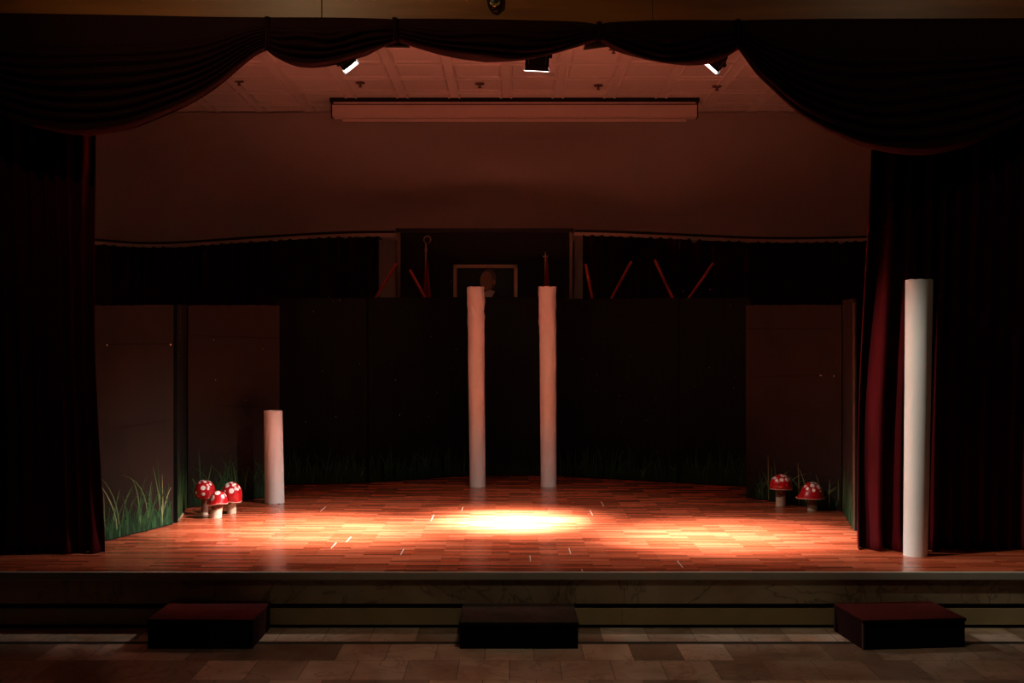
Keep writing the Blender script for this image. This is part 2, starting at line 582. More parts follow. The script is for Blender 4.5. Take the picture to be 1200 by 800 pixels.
# ------------------------------------------------------------------ front velvet curtains
def leg_curtain(label, x_edge_fn, x_far, d0, folds_fn, nu=340):
    zt = ZC - 0.02
    sgn = 1 if x_far > 0 else -1
    b = MB()

    def pt(u, v):
        z = S + 0.004 + (zt - S) * v
        xe = x_edge_fn(z)
        x = xe + (x_far - xe) * u
        dist = abs(x_far - xe) * u
        y = d0 - DF + folds_fn(dist, z)
        hem = max(0, 0.22 - (z - S)) / 0.22
        y -= 0.05 * hem ** 2 * (0.5 + 0.5 * math.sin(dist * 23))
        x += sgn * -0.012 * hem * math.sin(dist * 31)
        return (x, y, z)
    b.grid(pt, nu, 60, 'velvet')
    o = b.build('stage_curtain', loc=((x_edge_fn(S) + x_far) / 2, d0 - DF, S), smooth=True, solid=0.008, angle=180)
    return tag(o, label, 'curtain', 'maroon velvet curtains at the sides of the stage')


def folds_left(s, z):
    k = 0.65 + 0.35 * noise.noise(Vector((s * 1.7, 0.3, 4.0)))
    w = s / 0.115 + 0.6 * noise.noise(Vector((s * 3, z * 0.25, 2.0)))
    return 0.055 * k * math.sin(2 * PI * w + 0.9) + 0.02 * math.sin(2 * PI * s / 0.41 + z * 0.3)


def folds_right(s, z):
    a = 0.075 * math.exp(-s / 0.8) + 0.045
    w = s / (0.165 if s < 0.45 else 0.13) + 0.10 * math.sin(z * 1.3) + 0.3 * noise.noise(Vector((s * 2, z * 0.3, 7.0)))
    return a * math.sin(2 * PI * w - 0.5) + 0.015 * math.sin(2 * PI * s / 0.37 + z * 0.4)


leg_curtain('left dark maroon velvet curtain hanging in folds under the large left swag',
            lambda z: (109 - CX) * 8.85 / F + 0.012 * (4 - z) + 0.055 * max(0, (2.1 - z)) / 1.7, -XS + 0.02, 8.85, folds_left)
leg_curtain('right maroon velvet curtain hanging behind the tallest white column, lit red at its edge',
            lambda z: (1019 - CX) * 8.95 / F - 0.024 * (3.8 - z), XS - 0.02, 9.0, folds_right)

# ------------------------------------------------------------------ rear rail and dark curtains
railL = [(60, 15.85), (111, 16.0), (160, 16.25), (210, 16.3), (300, 16.0), (400, 15.62), (463, 15.42)]
railR = [(673.5, 15.42), (720, 15.55), (800, 15.8), (880, 16.0), (940, 16.0), (1012, 15.9), (1075, 15.75)]
rowL = [(60, 279), (111, 281.5), (160, 285), (210, 284.5), (300, 278.5), (400, 273), (463, 272)]
rowR = [(673.5, 271), (720, 272), (800, 275.5), (880, 279), (940, 279.5), (1012, 278), (1075, 275)]


def rear_side(side, rl, rw, lab_r, lab_c, cx0, cx1):
    xs = [rl[0][0] + (rl[-1][0] - rl[0][0]) * i / 60 for i in range(61)]
    pts = [P(x, interp(rw, x), interp(rl, x)) for x in xs]
    mid = pts[30]
    t = thing('curtain_rail', lab_r, 'rail', (mid.x, mid.y, mid.z), 'rails of the dark rear curtains')
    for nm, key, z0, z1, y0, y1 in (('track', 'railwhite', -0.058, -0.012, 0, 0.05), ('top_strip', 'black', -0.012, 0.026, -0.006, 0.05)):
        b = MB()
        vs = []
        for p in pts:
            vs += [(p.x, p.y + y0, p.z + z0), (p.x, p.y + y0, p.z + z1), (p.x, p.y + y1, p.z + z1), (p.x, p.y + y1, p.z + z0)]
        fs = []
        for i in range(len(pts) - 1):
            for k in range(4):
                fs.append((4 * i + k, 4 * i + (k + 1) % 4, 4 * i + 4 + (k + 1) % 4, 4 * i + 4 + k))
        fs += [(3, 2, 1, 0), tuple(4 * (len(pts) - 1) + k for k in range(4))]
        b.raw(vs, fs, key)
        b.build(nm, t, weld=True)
    for k in (4, 17, 30, 43, 56):
        p = pts[k]
        b = MB()
        b.box(p.x - 0.015, p.x + 0.015, p.y + 0.03, YW + 0.02, p.z + 0.0, p.z + 0.02, 'black')
        b.build('bracket', t)
    # the cloth
    cb = MB()

    def pt(u, v):
        x = cx0 + (cx1 - cx0) * u
        p = P(x, interp(rw, x), interp(rl, x))
        top = p.z - 0.050 - 0.075 * max(0.0, noise.noise(Vector((x * 0.11, 1, 1))) + 0.15) * (0.5 + noise.noise(Vector((x * 0.025, 3, 1))))
        z = S + 0.004 + (top - S) * v
        return (p.x, p.y + 0.025 + 0.035 * math.sin(x * 0.55 + 0.8 * noise.noise(Vector((x * 0.02, z * 0.2, 5)))), z)
    cb.grid(pt, 320, 24, 'rearcloth')
    p = P((cx0 + cx1) / 2, 400, interp(rl, (cx0 + cx1) / 2))
    o = cb.build('rear_curtain', loc=(p.x, p.y, S), smooth=True, solid=0.006, angle=180)
    tag(o, lab_c, 'curtain', 'dark curtains along the back of the stage')


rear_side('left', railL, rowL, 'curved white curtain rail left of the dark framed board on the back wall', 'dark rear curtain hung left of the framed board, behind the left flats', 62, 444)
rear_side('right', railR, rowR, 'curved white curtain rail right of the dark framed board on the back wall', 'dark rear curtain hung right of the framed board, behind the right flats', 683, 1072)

# framed dark board in the middle of the back wall
DB = 15.4
bl, br_ = P(465.5, 266, DB), P(671, 266, DB)
t = thing('dark_board', 'tall dark board with thin pale frame in the middle of the back wall', 'board', ((bl.x + br_.x) / 2, DB - DF, S))
b = MB(); b.box(bl.x + 0.02, br_.x - 0.02, DB - DF + 0.02, YW, S, bl.z - 0.06, 'boardpanel')
b.build('panel', t)
b = MB()
b.box(bl.x, bl.x + 0.045, DB - DF, DB - DF + 0.05, S, bl.z - 0.075, 'boardframe')
b.build('frame_stile', t, bevel=0.004)
b = MB()
b.box(br_.x - 0.045, br_.x, DB - DF, DB - DF + 0.05, S, bl.z - 0.075, 'boardframe')
b.build('frame_stile', t, bevel=0.004)
b = MB(); b.box(bl.x - 0.02, br_.x + 0.02, DB - DF - 0.03, YW, bl.z - 0.075, bl.z - 0.02, 'black', ['black', 'boardframe', 'black', 'black', 'black', 'black'])
b.build('top_ledge', t)

for xa, xb, lab in ((443, 464, 'left'), (672.5, 684, 'right')):
    p0, p1 = P(xa, 276, 15.62), P(xb, 276, 15.62)
    b = MB(); b.box(p0.x, p1.x, p0.y, YW + 0.01, S, p0.z - 0.06, 'wall')
    struct(b.build('wall_pilaster', bevel=0.004))

# portrait on the board
DPP = 15.30
a, c = P(531, 309.5, DPP), P(606.5, 312, DPP)
zt, zb = a.z, a.z - 1.12
y0 = DB - DF + 0.02
t = thing('portrait', 'framed portrait of a person in dark suit hanging on the dark board', 'picture', ((a.x + c.x) / 2, y0, zb))
b = MB(); b.box(a.x + 0.03, c.x - 0.03, y0 - 0.035, y0, zb + 0.03, zt - 0.03, 'picdark')
cv = b.build('canvas', t)
fr = 0.05
b = MB()
tilt = 0.03
for pr, dd in ((0, 0.06), (fr * 0.6, 0.045)):
    w = fr if pr == 0 else fr * 0.4
    for q in ('t', 'b', 'l', 'r'):
        if q == 't': b.box(a.x + pr, c.x - pr, y0 - dd, y0, zt - pr - w, zt - pr, 'gold')
        if q == 'b': b.box(a.x + pr, c.x - pr, y0 - dd, y0, zb + pr, zb + pr + w, 'gold')
        if q == 'l': b.box(a.x + pr, a.x + pr + w, y0 - dd, y0, zb + pr, zt - pr, 'gold')
        if q == 'r': b.box(c.x - pr - w, c.x - pr, y0 - dd, y0, zb + pr, zt - pr, 'gold')
b.build('frame', t, bevel=0.004)
b = MB()
yy = y0 - 0.0355


def disc(b, cx, cz, rx, rz, key, y, n=28):
    b.face([(cx + rx * math.cos(2 * PI * k / n), y, cz + rz * math.sin(2 * PI * k / n)) for k in range(n)][::1], key)


hc = P(571, 329, DPP)
px1 = DPP / F
b.face([(hc.x - 30 * px1, yy, zb + 0.06), (hc.x + 28 * px1, yy, zb + 0.06), (hc.x + 26 * px1, yy, hc.z - 24 * px1), (hc.x + 8 * px1, yy, hc.z - 13 * px1), (hc.x - 8 * px1, yy, hc.z - 13 * px1), (hc.x - 26 * px1, yy, hc.z - 22 * px1)], 'suit')
b.face([(hc.x - 5 * px1, yy - .001, hc.z - 13 * px1), (hc.x + 1.5 * px1, yy - .001, hc.z - 26 * px1), (hc.x + 9 * px1, yy - .001, hc.z - 12 * px1), (hc.x + 4 * px1, yy - .001, hc.z - 10 * px1)], 'shirt')
disc(b, hc.x + 1.5 * px1, hc.z + 2 * px1, 9 * px1, 12.5 * px1, 'hair', yy - .001)
disc(b, hc.x - 1.2 * px1, hc.z + 0.5 * px1, 7.4 * px1, 11.5 * px1, 'skin', yy - .002)
disc(b, hc.x + 8 * px1, hc.z - 1 * px1, 1.8 * px1, 3.2 * px1, 'skin', yy - .0025, 12)
b.build('painted_figure', cv)

# flag poles in front of the board
for px, ytop, ykn, lab, k in ((499, 277, 303, 'flag pole with looped finial and furled red flag, left of the portrait', 0), (639, 290, 300, 'thin flag pole with small cross knob and furled dark flag, right of the portrait', 1)):
    d = 15.05
    base = P(px - 1.5, 400, d); base.z = S
    top = P(px, ytop + 8, d)
    t = thing('flag_pole', lab, 'flag', base, 'flag poles on the dark board')
    b = MB(); b.tube([base + Vector((0, 0, 0.02)), top], [0.014, 0.011], 'pole', 10)
    b.build('pole', t, smooth=True)
    b = MB(); b.tube([base, base + Vector((0, 0, 0.03)), base + Vector((0, 0, 0.05))], [0.15, 0.14, 0.03], 'black', 20)
    b.build('foot', t, smooth=True)
    b = MB()
    if k == 0:
        ring = [(top.x + 0.048 * math.sin(w) + 0.02, top.y, top.z + 0.05 - 0.05 * math.cos(w)) for w in [0.3 + i * 5.4 / 18 for i in range(19)]]
        b.tube(ring, [0.004 + 0.008 * math.sin(PI * i / 18) for i in range(19)], 'pole', 8)
        b.tube([top - Vector((0, 0, .12)), top - Vector((0, 0, .09)), top - Vector((0, 0, .06)), top + Vector((0, 0, .01))], [.012, .022, .012, .006], 'pole', 10)
    else:
        b.tube([(top.x - 0.035, top.y, top.z - 0.03), (top.x + 0.035, top.y, top.z - 0.03)], [0.010, 0.010], 'pole', 8)
        b.tube([top - Vector((0, 0, .02)), top + Vector((0, 0, .04))], [.010, .003], 'pole', 8)
    b.build('finial', t, smooth=True)
    b = MB()
    zf = P(px, ykn + 2, d).z
    r0 = 0.045 if k == 0 else 0.035
    n = 40
    vs = []
    for i in range(24):
        v = i / 23
        z = zf - v * 1.55
        rr = r0 * (0.25 + 0.75 * min(1, v * 3.0)) * (1 + 0.25 * math.sin(3 * v))
        for j in range(n):
            w = 2 * PI * j / n
            q = rr * (1 + 0.3 * math.sin(5 * w + 2 * v))
            vs.append((base.x + (top.x - base.x) * (1 - v) + q * math.cos(w) * 1.0 + (0.012 if k == 0 else 0.02), d - DF + q * math.sin(w) * 0.8, z))
    fs = [(i * n + j, i * n + (j + 1) % n, (i + 1) * n + (j + 1) % n, (i + 1) * n + j) for i in range(23) for j in range(n)]
    fs += [tuple(range(n)), tuple(23 * n + j for j in range(n))]
    b.raw(vs, fs, 'flagred')
    b.build('flag', t, smooth=True)

# ------------------------------------------------------------------ projection screen casing
DPJ = 15.7
a, c = P(389, 118.5, DPJ), P(817, 120, DPJ)
zt = ZC - 0.062
zb = P(600, 137, DPJ).z
t = thing('projection_screen', 'long rolled-up projection screen casing under the ceiling above the back wall', 'screen', ((a.x + c.x) / 2, DPJ - DF, zb))
b = MB()
b.box(a.x, c.x, DPJ - DF + 0.0, DPJ - DF + 0.15, zb + 0.02, zt - 0.035, 'screen')
b.box(a.x, c.x, DPJ - DF - 0.008, DPJ - DF + 0.15, zb, zb + 0.022, 'screen')
cs_ = b.build('casing', t, bevel=0.008)
b = MB(); b.box(a.x - 0.01, c.x + 0.01, DPJ - DF + 0.012, DPJ - DF + 0.15, zt - 0.035, zt - 0.018, 'sprink')
b.build('casing_groove', cs_)
b = MB(); b.box(a.x + 0.02, c.x - 0.02, DPJ - DF - 0.006, DPJ - DF + 0.15, zt - 0.018, zt + 0.012, 'screen')
b.build('casing_lid', t, bevel=0.004)
for x in (a.x - 0.014, c.x + 0.002):
    b = MB(); b.box(x, x + 0.012, DPJ - DF - 0.012, DPJ - DF + 0.155, zb - 0.004, zt + 0.02, 'black')
    b.build('end_cap', t)
b = MB(); b.box(a.x - 0.03, c.x + 0.03, DPJ - DF - 0.02, DPJ - DF + 0.14, zt + 0.004, ZC + 0.012, 'black')  # mount drawn as a black strip for the shadow in the gap above the casing
b.build('mount_shadow_strip', t)
b = MB(); b.box(a.x + 0.15, c.x - 0.15, DPJ - DF + 0.05, DPJ - DF + 0.08, zb - 0.055, zb - 0.018, 'screen')
b.box(a.x + 0.15, c.x - 0.15, DPJ - DF + 0.062, DPJ - DF + 0.066, zb - 0.02, zb + 0.01, 'chip')
b.build('bottom_bar', t, bevel=0.003)

# ------------------------------------------------------------------ ceiling sprinklers
for px, py, lab in ((280, 95, 'first ceiling sprinkler from the left, by the large left swag'), (422, 97, 'second ceiling sprinkler from the left, above the left end of the screen casing'),
                    (562, 98, 'third ceiling sprinkler from the left, near the middle of the screen casing'), (701, 100, 'fourth ceiling sprinkler from the left, above the screen casing'),
                    (840, 101, 'rightmost ceiling sprinkler, beyond the right end of the screen casing'), (719, 57, 'ceiling sprinkler peeping out under the small right swag')):
    d = F * (ZC - H) / (HZ - py)
    p = P(px, py, d); p.z = ZC
    t = thing('sprinkler', lab, 'sprinkler', p, 'ceiling sprinklers')
    b = MB(); b.tube([p + Vector((0, 0, .01)), p + Vector((0, 0, -.012)), p + Vector((0, 0, -.022))], [.068, .062, .03], 'sprink', 20)
    b.build('escutcheon', t, smooth=True)
    b = MB(); b.tube([p + Vector((0, 0, -.02)), p + Vector((0, 0, -.052))], [.016, .013], 'sprink', 10)
    b.build('stem', t, smooth=True)
    b = MB(); b.tube([p + Vector((0, 0, -.052)), p + Vector((0, 0, -.059))], [.028, .028], 'sprink', 14)
    b.build('deflector', t, smooth=True)

# ------------------------------------------------------------------ stage lights
DL = 9.5
zbar = 5.30
b = MB()
b.tube([(-4.2, DL - DF, zbar), (4.2, DL - DF, zbar)], 0.026, 'blackmetal', 12)
bar = b.build('lighting_bar', loc=(0, DL - DF, zbar), smooth=True)
tag(bar, 'black lighting bar under the stage ceiling that carries the stage lights', 'bar')
for x in (-3.2, -1.0, 1.0, 3.2):
    b = MB(); b.tube([(x, DL - DF, zbar), (x, DL - DF, ZC + 0.01)], 0.012, 'blackmetal', 8)
    b.build('hanger_rod', bar, smooth=True)


def fixture(label, px, py, aim, lit, sc=1.0, d=DL):
    """barn-door stage light: lens centre shows at (px, py); aim = point of the stage it is turned to"""
    lc = P(px, py, d)
    dirv = (Vector(aim) - lc).normalized()
    zax = -dirv                                     # body axis goes back from the lens
    xax = Vector((1, 0, 0)); xax = (xax - zax * xax.dot(zax)).normalized()
    yax = zax.cross(xax)
    R = Matrix((xax, yax, zax)).transposed().to_4x4()
    M = Matrix.Translation(lc) @ R @ Matrix.Diagonal((sc, sc, sc, 1))
    hx, hy = 0.105, 0.058
    t = thing('stage_light', label, 'stage light', lc, 'stage lights behind the swags')
    b = MB()
    w1 = 0.72
    cs = [(-hx, -hy, 0), (hx, -hy, 0), (hx, hy, 0), (-hx, hy, 0), (-hx, -hy, .10), (hx, -hy, .10), (hx, hy, .10), (-hx, hy, .10)]
    b.hexa([M @ Vector(q) for q in cs], 'blackmetal')
    cs = [(-hx, -hy, .10), (hx, -hy, .10), (hx, hy, .10), (-hx, hy, .10), (-w1 * hx, -w1 * hy, .2), (w1 * hx, -w1 * hy, .2), (w1 * hx, w1 * hy, .2), (-w1 * hx, w1 * hy, .2)]
    b.hexa([M @ Vector(q) for q in cs], 'blackmetal')
    for k in range(7):
        x = -0.075 + k * 0.025
        b.box(x - 0.003, x + 0.003, -hy - 0.010, hy + 0.010, 0.02, 0.14, 'steel' if k in (0, 6) else 'blackmetal', mtx=M)
    b.build('housing', t, bevel=0.004)
    b = MB(); b.box(-0.092, 0.092, -hy + 0.012, hy - 0.012, -0.006, 0.002, 'lens' if lit else 'glassdark', mtx=M)
    b.build('lens', t)
    for ax, s_ in ((0, 1), (0, -1), (1, 1), (1, -1)):
        b = MB()
        op = math.radians(64)
        L = 0.036
        o0 = (hx if ax == 0 else hy) - 0.002
        hw = (hy if ax == 0 else hx) - 0.006
        e = (o0 + L * math.cos(op), -L * math.sin(op))
        i0, i1 = hw, hw + 0.012
        def q(a_, c_, z):
            return M @ (Vector((a_ * s_, c_, z)) if ax == 0 else Vector((c_, a_ * s_, z)))
        th = 0.003
        inner = [q(o0, -i0, 0), q(o0, i0, 0), q(e[0], i1, e[1]), q(e[0], -i1, e[1])]
        outer = [q(o0 + th, -i0, 0.002), q(o0 + th, i0, 0.002), q(e[0] + th, i1, e[1] + 0.002), q(e[0] + th, -i1, e[1] + 0.002)]
        b.raw(inner + outer, [(0, 1, 2, 3), (7, 6, 5, 4), (0, 4, 5, 1), (1, 5, 6, 2), (2, 6, 7, 3), (3, 7, 4, 0)], 'blackmetal', ['doorlit' if lit and ax == 1 else 'blackmetal'] + ['blackmetal'] * 5)
        b.build('barn_door', t)
    # yoke up to the bar
    b = MB()
    top = Vector((lc.x + zax.x * 0.1, d - DF, zbar - 0.02))
    for s_ in (-1, 1):
        pv = M @ Vector((0.122 * s_, 0, 0.10))
        b.tube([pv, Vector((pv.x, pv.y, (pv.z + top.z) / 2 + 0.04)), top], [0.010, 0.010, 0.010], 'blackmetal', 8)
        b.tube([M @ Vector((0.100 * s_, 0, 0.10)), M @ Vector((0.132 * s_, 0, 0.10))], 0.018, 'blackmetal', 10)
    yk = b.build('yoke', t, smooth=True)
    b = MB(); b.box(top.x - 0.022, top.x + 0.022, top.y - 0.034, top.y + 0.034, top.z - 0.02, top.z + 0.06, 'blackmetal')
    b.build('clamp', yk, bevel=0.004)
    if lit:
        for nm, power, cone in lit:
            ld = bpy.data.lights.new(nm, 'SPOT')
            ld.energy = power
            ld.color = WARM
            ld.spot_size = math.radians(cone)
            ld.spot_blend = 1.0
            ld.shadow_soft_size = 0.05
            lo = bpy.data.objects.new(nm, ld)
            COL.objects.link(lo)
            lo.location = lc + dirv * 0.04
            lo.rotation_euler = dirv.to_track_quat('-Z', 'Y').to_euler()
    return t


WARM = (1.0, 0.90, 0.86)
cen = Vector((0.03, fd(611, S) - DF, S))
lef = Vector(((378 - CX) * 9.95 / F, 10.0 - DF, S))
rig = Vector(((838 - CX) * 9.65 / F, 9.65 - DF, S))
fixture('left lit stage light tilted to the right under the small left swag', 410, 76.5, rig, (('spot_core', 8500, 15), ('spot_beam', 10000, 24), ('spot_skirt', 2300, 32), ('spot_field', 450, 52)), 0.7)
fixture('middle lit stage light pointing straight down below the middle swag', 629, 79, cen, (('spot_core', 26000, 15), ('spot_beam', 22000, 23), ('spot_skirt', 5000, 33), ('spot_field', 420, 74)))
fixture('right lit stage light tilted to the left under the small right swag', 835, 77.5, lef, (('spot_core', 9000, 15), ('spot_beam', 10500, 24), ('spot_skirt', 2300, 32), ('spot_field', 1150, 50)), 0.7)
fixture('unlit stage light half hidden at the joint left of the middle swag', 464, 51, P(470, 600, 10.5), None)
fixture('unlit stage light half hidden at the joint right of the middle swag', 699, 52, P(760, 600, 10.5), None)


# ------------------------------------------------------------------ painted scenery flats
def blades(b, A, B, n_y, spec, seed):
    """painted grass blades on a flat whose base runs A -> B; n_y is the outward normal in plan"""
    r = random.Random(seed)
    L = (B - A).length
    U = (B - A) / L
    for (n, h0, h1, w, keys, lean) in spec:
        for _ in range(n):
            x0 = r.uniform(0.02, L - 0.02)
            h = r.uniform(h0, h1)
            dx = r.gauss(0, lean) * h
            curl = r.uniform(0.2, 1.0)
            key = r.choice(keys)
            zb_ = r.uniform(0.0, 0.35) * h if r.random() < 0.3 else 0.01
            off = r.uniform(0.003, 0.006)
            pts = []
            seg = 7
            for i in range(seg + 1):
                v = i / seg
                ux = x0 + dx * (v ** (1.5 + curl))
                uz = zb_ + (h - zb_) * (v - 0.28 * curl * v ** 3 * min(1.0, abs(dx) / h * 2.2))
                ww = w * (1 - v) ** 0.7 * (0.55 + 0.9 * min(1, v * 3)) * 0.5 + 0.0012
                pts.append((ux, uz, ww))
            for (u0, z0, w0), (u1, z1, w1) in zip(pts, pts[1:]):
                q = [(u0 - w0, z0), (u0 + w0, z0), (u1 + w1, z1), (u1 - w1, z1)]
                if min(a_[0] for a_ in q) < 0.004 or max(a_[0] for a_ in q) > L - 0.004:
                    continue
                b.face([A + U * a_[0] + n_y * off + Vector((0, 0, a_[1] + 0.003)) for a_ in q], key)


def flat(label, A, B, zA, zB, key, grass=None, seams=(), chips=(), seed=0, thick=0.035, group=None, edgekey=None):
    """scenery flat standing on the stage from plan point A to B (left to right as seen from the hall)"""
    A = Vector((A[0], A[1], S)); B = Vector((B[0], B[1], S))
    U = (B - A).normalized()
    N_ = Vector((U.y, -U.x, 0))            # towards the hall
    back = -N_ * thick
    b = MB()
    c = [A, B, B + back, A + back, A.copy(), B.copy(), B + back, A + back]
    for i, z in zip((4, 5, 6, 7), (zA, zB, zB, zA)):
        c[i] = Vector((c[i].x, c[i].y, z))
    ek = edgekey or key
    b.hexa(c, key, [ek, ek, key, ek, key, ek])
    L = (B - A).length
    for (u0, z0, u1, z1, w) in seams:      # battens' joints
        b.face([A + U * u0 * L + N_ * .002 + Vector((0, 0, z0 - w)), A + U * u1 * L + N_ * .002 + Vector((0, 0, z1 - w)), A + U * u1 * L + N_ * .002 + Vector((0, 0, z1 + w)), A + U * u0 * L + N_ * .002 + Vector((0, 0, z0 + w))], 'seam')
    r = random.Random(seed + 99)
    for (u, z, su, sz) in chips:
        k = 7
        ring = [(su * math.cos(2 * PI * i / k) * r.uniform(.6, 1.2), sz * math.sin(2 * PI * i / k) * r.uniform(.6, 1.2)) for i in range(k)]
        b.face([A + U * (u * L + q[0]) + N_ * .003 + Vector((0, 0, z + q[1])) for q in ring], 'chip')
    mid = (A + B) / 2
    o = b.build('scenery_flat', loc=(mid.x, mid.y, S))
    tag(o, label, 'scenery flat', group)
    # timber frame behind
    for u0, u1 in ((0.0, 0.045), (L - 0.045, L)):
        b = MB()
        za = zA + (zB - zA) * (u0 / L)
        cc = [A + U * u0 + back, A + U * u1 + back, A + U * u1 + back * 2, A + U * u0 + back * 2]
        b.hexa(cc + [Vector((q.x, q.y, min(zA, zB) - 0.02)) for q in cc], 'rawtimber')
        b.build('timber_stile', o)
    if grass:
        b = MB()
        blades(b, A, B, N_, grass, seed)
        g = b.build('painted_grass', o)
        g['label'] = 'green painted grass blades'
    return o


def pl(px, d):
    return ((px - CX) * d / F, d - DF)


def zt_(py, d):
    return H + (HZ - py) * d / F


G_L = [(150, 0.05, 0.22, 0.018, ('gdark', 'gmid', 'gdark'), 0.25), (60, 0.15, 0.45, 0.014, ('gmid', 'gdark', 'gmid'), 0.35), (22, 0.3, 0.72, 0.013, ('glight', 'gmid', 'gpale'), 0.35)]
G_B = [(90, 0.05, 0.25, 0.016, ('gdark',), 0.25), (60, 0.2, 0.55, 0.014, ('gdark', 'gmid'), 0.4), (16, 0.35, 0.68, 0.012, ('gmid', 'glight'), 0.5)]
G_D = [(170, 0.05, 0.30, 0.016, ('gdark',), 0.12), (60, 0.2, 0.52, 0.014, ('gdark', 'gdark', 'gmid'), 0.2), (9, 0.08, 0.35, 0.010, ('glight', 'gmid'), 0.25)]
G_R = [(60, 0.05, 0.28, 0.016, ('gdark', 'gdark', 'gmid'), 0.2), (26, 0.2, 0.42, 0.013, ('gmid', 'glight'), 0.5), (14, 0.28, 0.52, 0.013, ('glight', 'gpale'), 0.75)]
G_S = [(100, 0.1, 0.5, 0.016, ('gmid', 'glight', 'gdark'), 0.10), (24, 0.2, 0.62, 0.016, ('glight', 'gpale'), 0.12)]

rc = random.Random(3)


def rchips(n, zmax, zmin=0.6):
    return [(rc.uniform(.05, .95), S + rc.uniform(zmin, zmax), rc.uniform(.002, .005), rc.uniform(.003, .012)) for _ in range(n)]


A0, A1 = pl(111, 9.23), pl(203, 10.28)
flat('brown flat nearest the left curtain, tall green grass painted along its foot', A0, A1, zt_(358, 9.23), zt_(357, 10.28), 'brownflat', G_L,
     [(0.12, zt_(460, 9.5), 0.98, zt_(455, 10.2), .007), (0.30, zt_(556, 9.6), 0.95, zt_(545, 10.2), .008)], [(0.14, zt_(460.5, 9.5), .014, .007), (0.96, zt_(456, 10.2), .012, .01)], 11)
B0, B1 = (A1[0] + 0.012, A1[1] + 0.085), pl(219, 11.35)
flat('narrow dark flat folded between the two brown flats on the left', B0, B1, zt_(356, 10.3), zt_(357.5, 11.35), 'blackflat', G_S[:1] + [(10, .3, .9, .013, ('gmid', 'glight'), .2)],
     (), [(0.3, zt_(415 + 6 * i, 10.6), .006, .016) for i in range(6)] + [(.2, zt_(393, 10.5), .006, .008), (.15, zt_(468, 10.5), .008, .012), (.2, zt_(359, 10.5), .015, .008)], 12)
C0, C1 = (B1[0] + 0.012, B1[1] + 0.0), pl(327.5, 12.3)
flat('brown flat behind the three left mushrooms, with faint painted grass', C0, C1, zt_(357.5, 11.35), zt_(357.5, 12.3), 'brownflat', G_B,
     [(0.02, zt_(440, 11.4), 0.98, zt_(440, 12.2), .006), (0.3, zt_(521, 11.6), 0.75, zt_(522, 12), .005)], rchips(4, 2.0), 13)
# back row
D0, D1 = pl(324, 13.3), pl(430, 13.5)
flat('black rear flat on the left, standing just right of the short white column', D0, D1, zt_(349, 13.3), zt_(349.5, 13.5), 'blackflat', G_D, (), rchips(10, 2.1, .3), 14)
E0, E1 = (D1[0] + .02, D1[1]), pl(546, 14.25)
flat('black rear flat immediately left of the left tall centre column', E0, E1, zt_(348.5, 13.5), zt_(348, 14.25), 'blackflat', G_D, (), rchips(14, 2.2, .3), 15)
F0, F1 = pl(541, 14.32), pl(660, 14.32)
flat('blue-black central flat seen between the two tall centre columns', F0, F1, zt_(348, 14.32), zt_(348, 14.32), 'blueflat', [(150, .05, .26, .016, ('gdark',), .2)], (), (), 16)
G0, G1 = pl(653, 14.25), pl(795, 13.5)
flat('black rear flat immediately right of the right tall centre column', G0, G1, zt_(350, 14.25), zt_(349, 13.5), 'blackflat', G_D, (), rchips(14, 2.2, .3), 17)
H0, H1 = (G1[0] + .01, G1[1]), pl(880, 13.1)
flat('black rear flat on the right, its edge behind the brown right flat', H0, H1, zt_(349, 13.5), zt_(349.5, 13.1), 'blackflat', G_D, (), rchips(8, 2.1, .3), 18)
I0, I1 = pl(874, 12.15), pl(986, 11.1)
flat('brown flat behind the two right mushrooms, pale grass painted along its foot', I0, I1, zt_(357.5, 12.15), zt_(357, 11.1), 'brownflat', G_R,
     [(.02, zt_(429, 12), .9, zt_(433, 11.3), .006), (.1, zt_(486, 12), .8, zt_(487, 11.3), .005)], [(.80, zt_(487, 11.3), .014, .006), (.93, zt_(488, 11.2), .006, .01)], 19)
J0, J1 = (I1[0] + 0.004, I1[1] - .02), pl(1000, 9.98)
flat('narrow brown flat folded forward beside the right curtain, grass painted at its foot', J0, J1, zt_(352, 11.1), zt_(349.5, 9.98), 'brownflat', G_S, (), (), 20)
K0, K1 = (J1[0] + .005, J1[1] - .078), pl(1022, 9.93)
flat('narrow dark board standing between the folded brown flat and the right curtain', K0, K1, zt_(350, 9.98), zt_(352, 9.93), 'blackflat', [(5, .3, .75, .022, ('glight', 'gpale'), .12), (20, .1, .4, .016, ('gdark', 'gmid'), .15)], (), rchips(7, 2.1, .3), 21)

# ------------------------------------------------------------------ orange sticks behind the back row
for xb, yb, xt, yt_, lab in ((441, 347, 465, 308, 'orange stick leaning right, left of the dark board over the rear flats'), (497, 347, 480, 316, 'orange stick leaning left, in front of the dark board near the left flag'),
                             (694, 349, 686, 309, 'steep orange stick beside the right end of the dark board'), (718, 347, 740, 306, 'orange stick leaning right, just right of the steep one'),
                             (787, 347, 767, 304, 'orange stick leaning left, third from the right curtain side'), (809, 347, 836, 308, 'orange stick leaning right, farthest to the right above the rear flats')):
    d = 14.55 if xt < xb else 14.68
    p1, p0 = P(xt, yt_, d), P(xb, yb, d)
    dr = (p0 - p1) / (p1.z - p0.z)
    foot = p1 + dr * (p1.z - S)
    d2 = Vector((0, 0, 0))
    b = MB(); b.tube([foot, p1 - (p1 - foot) * 0.01, p1], [0.0215, 0.020, 0.015], 'stick', 10)
    o = b.build('wooden_stick', loc=foot, smooth=True)
    tag(o, lab, 'stick', 'orange sticks above the rear flats')


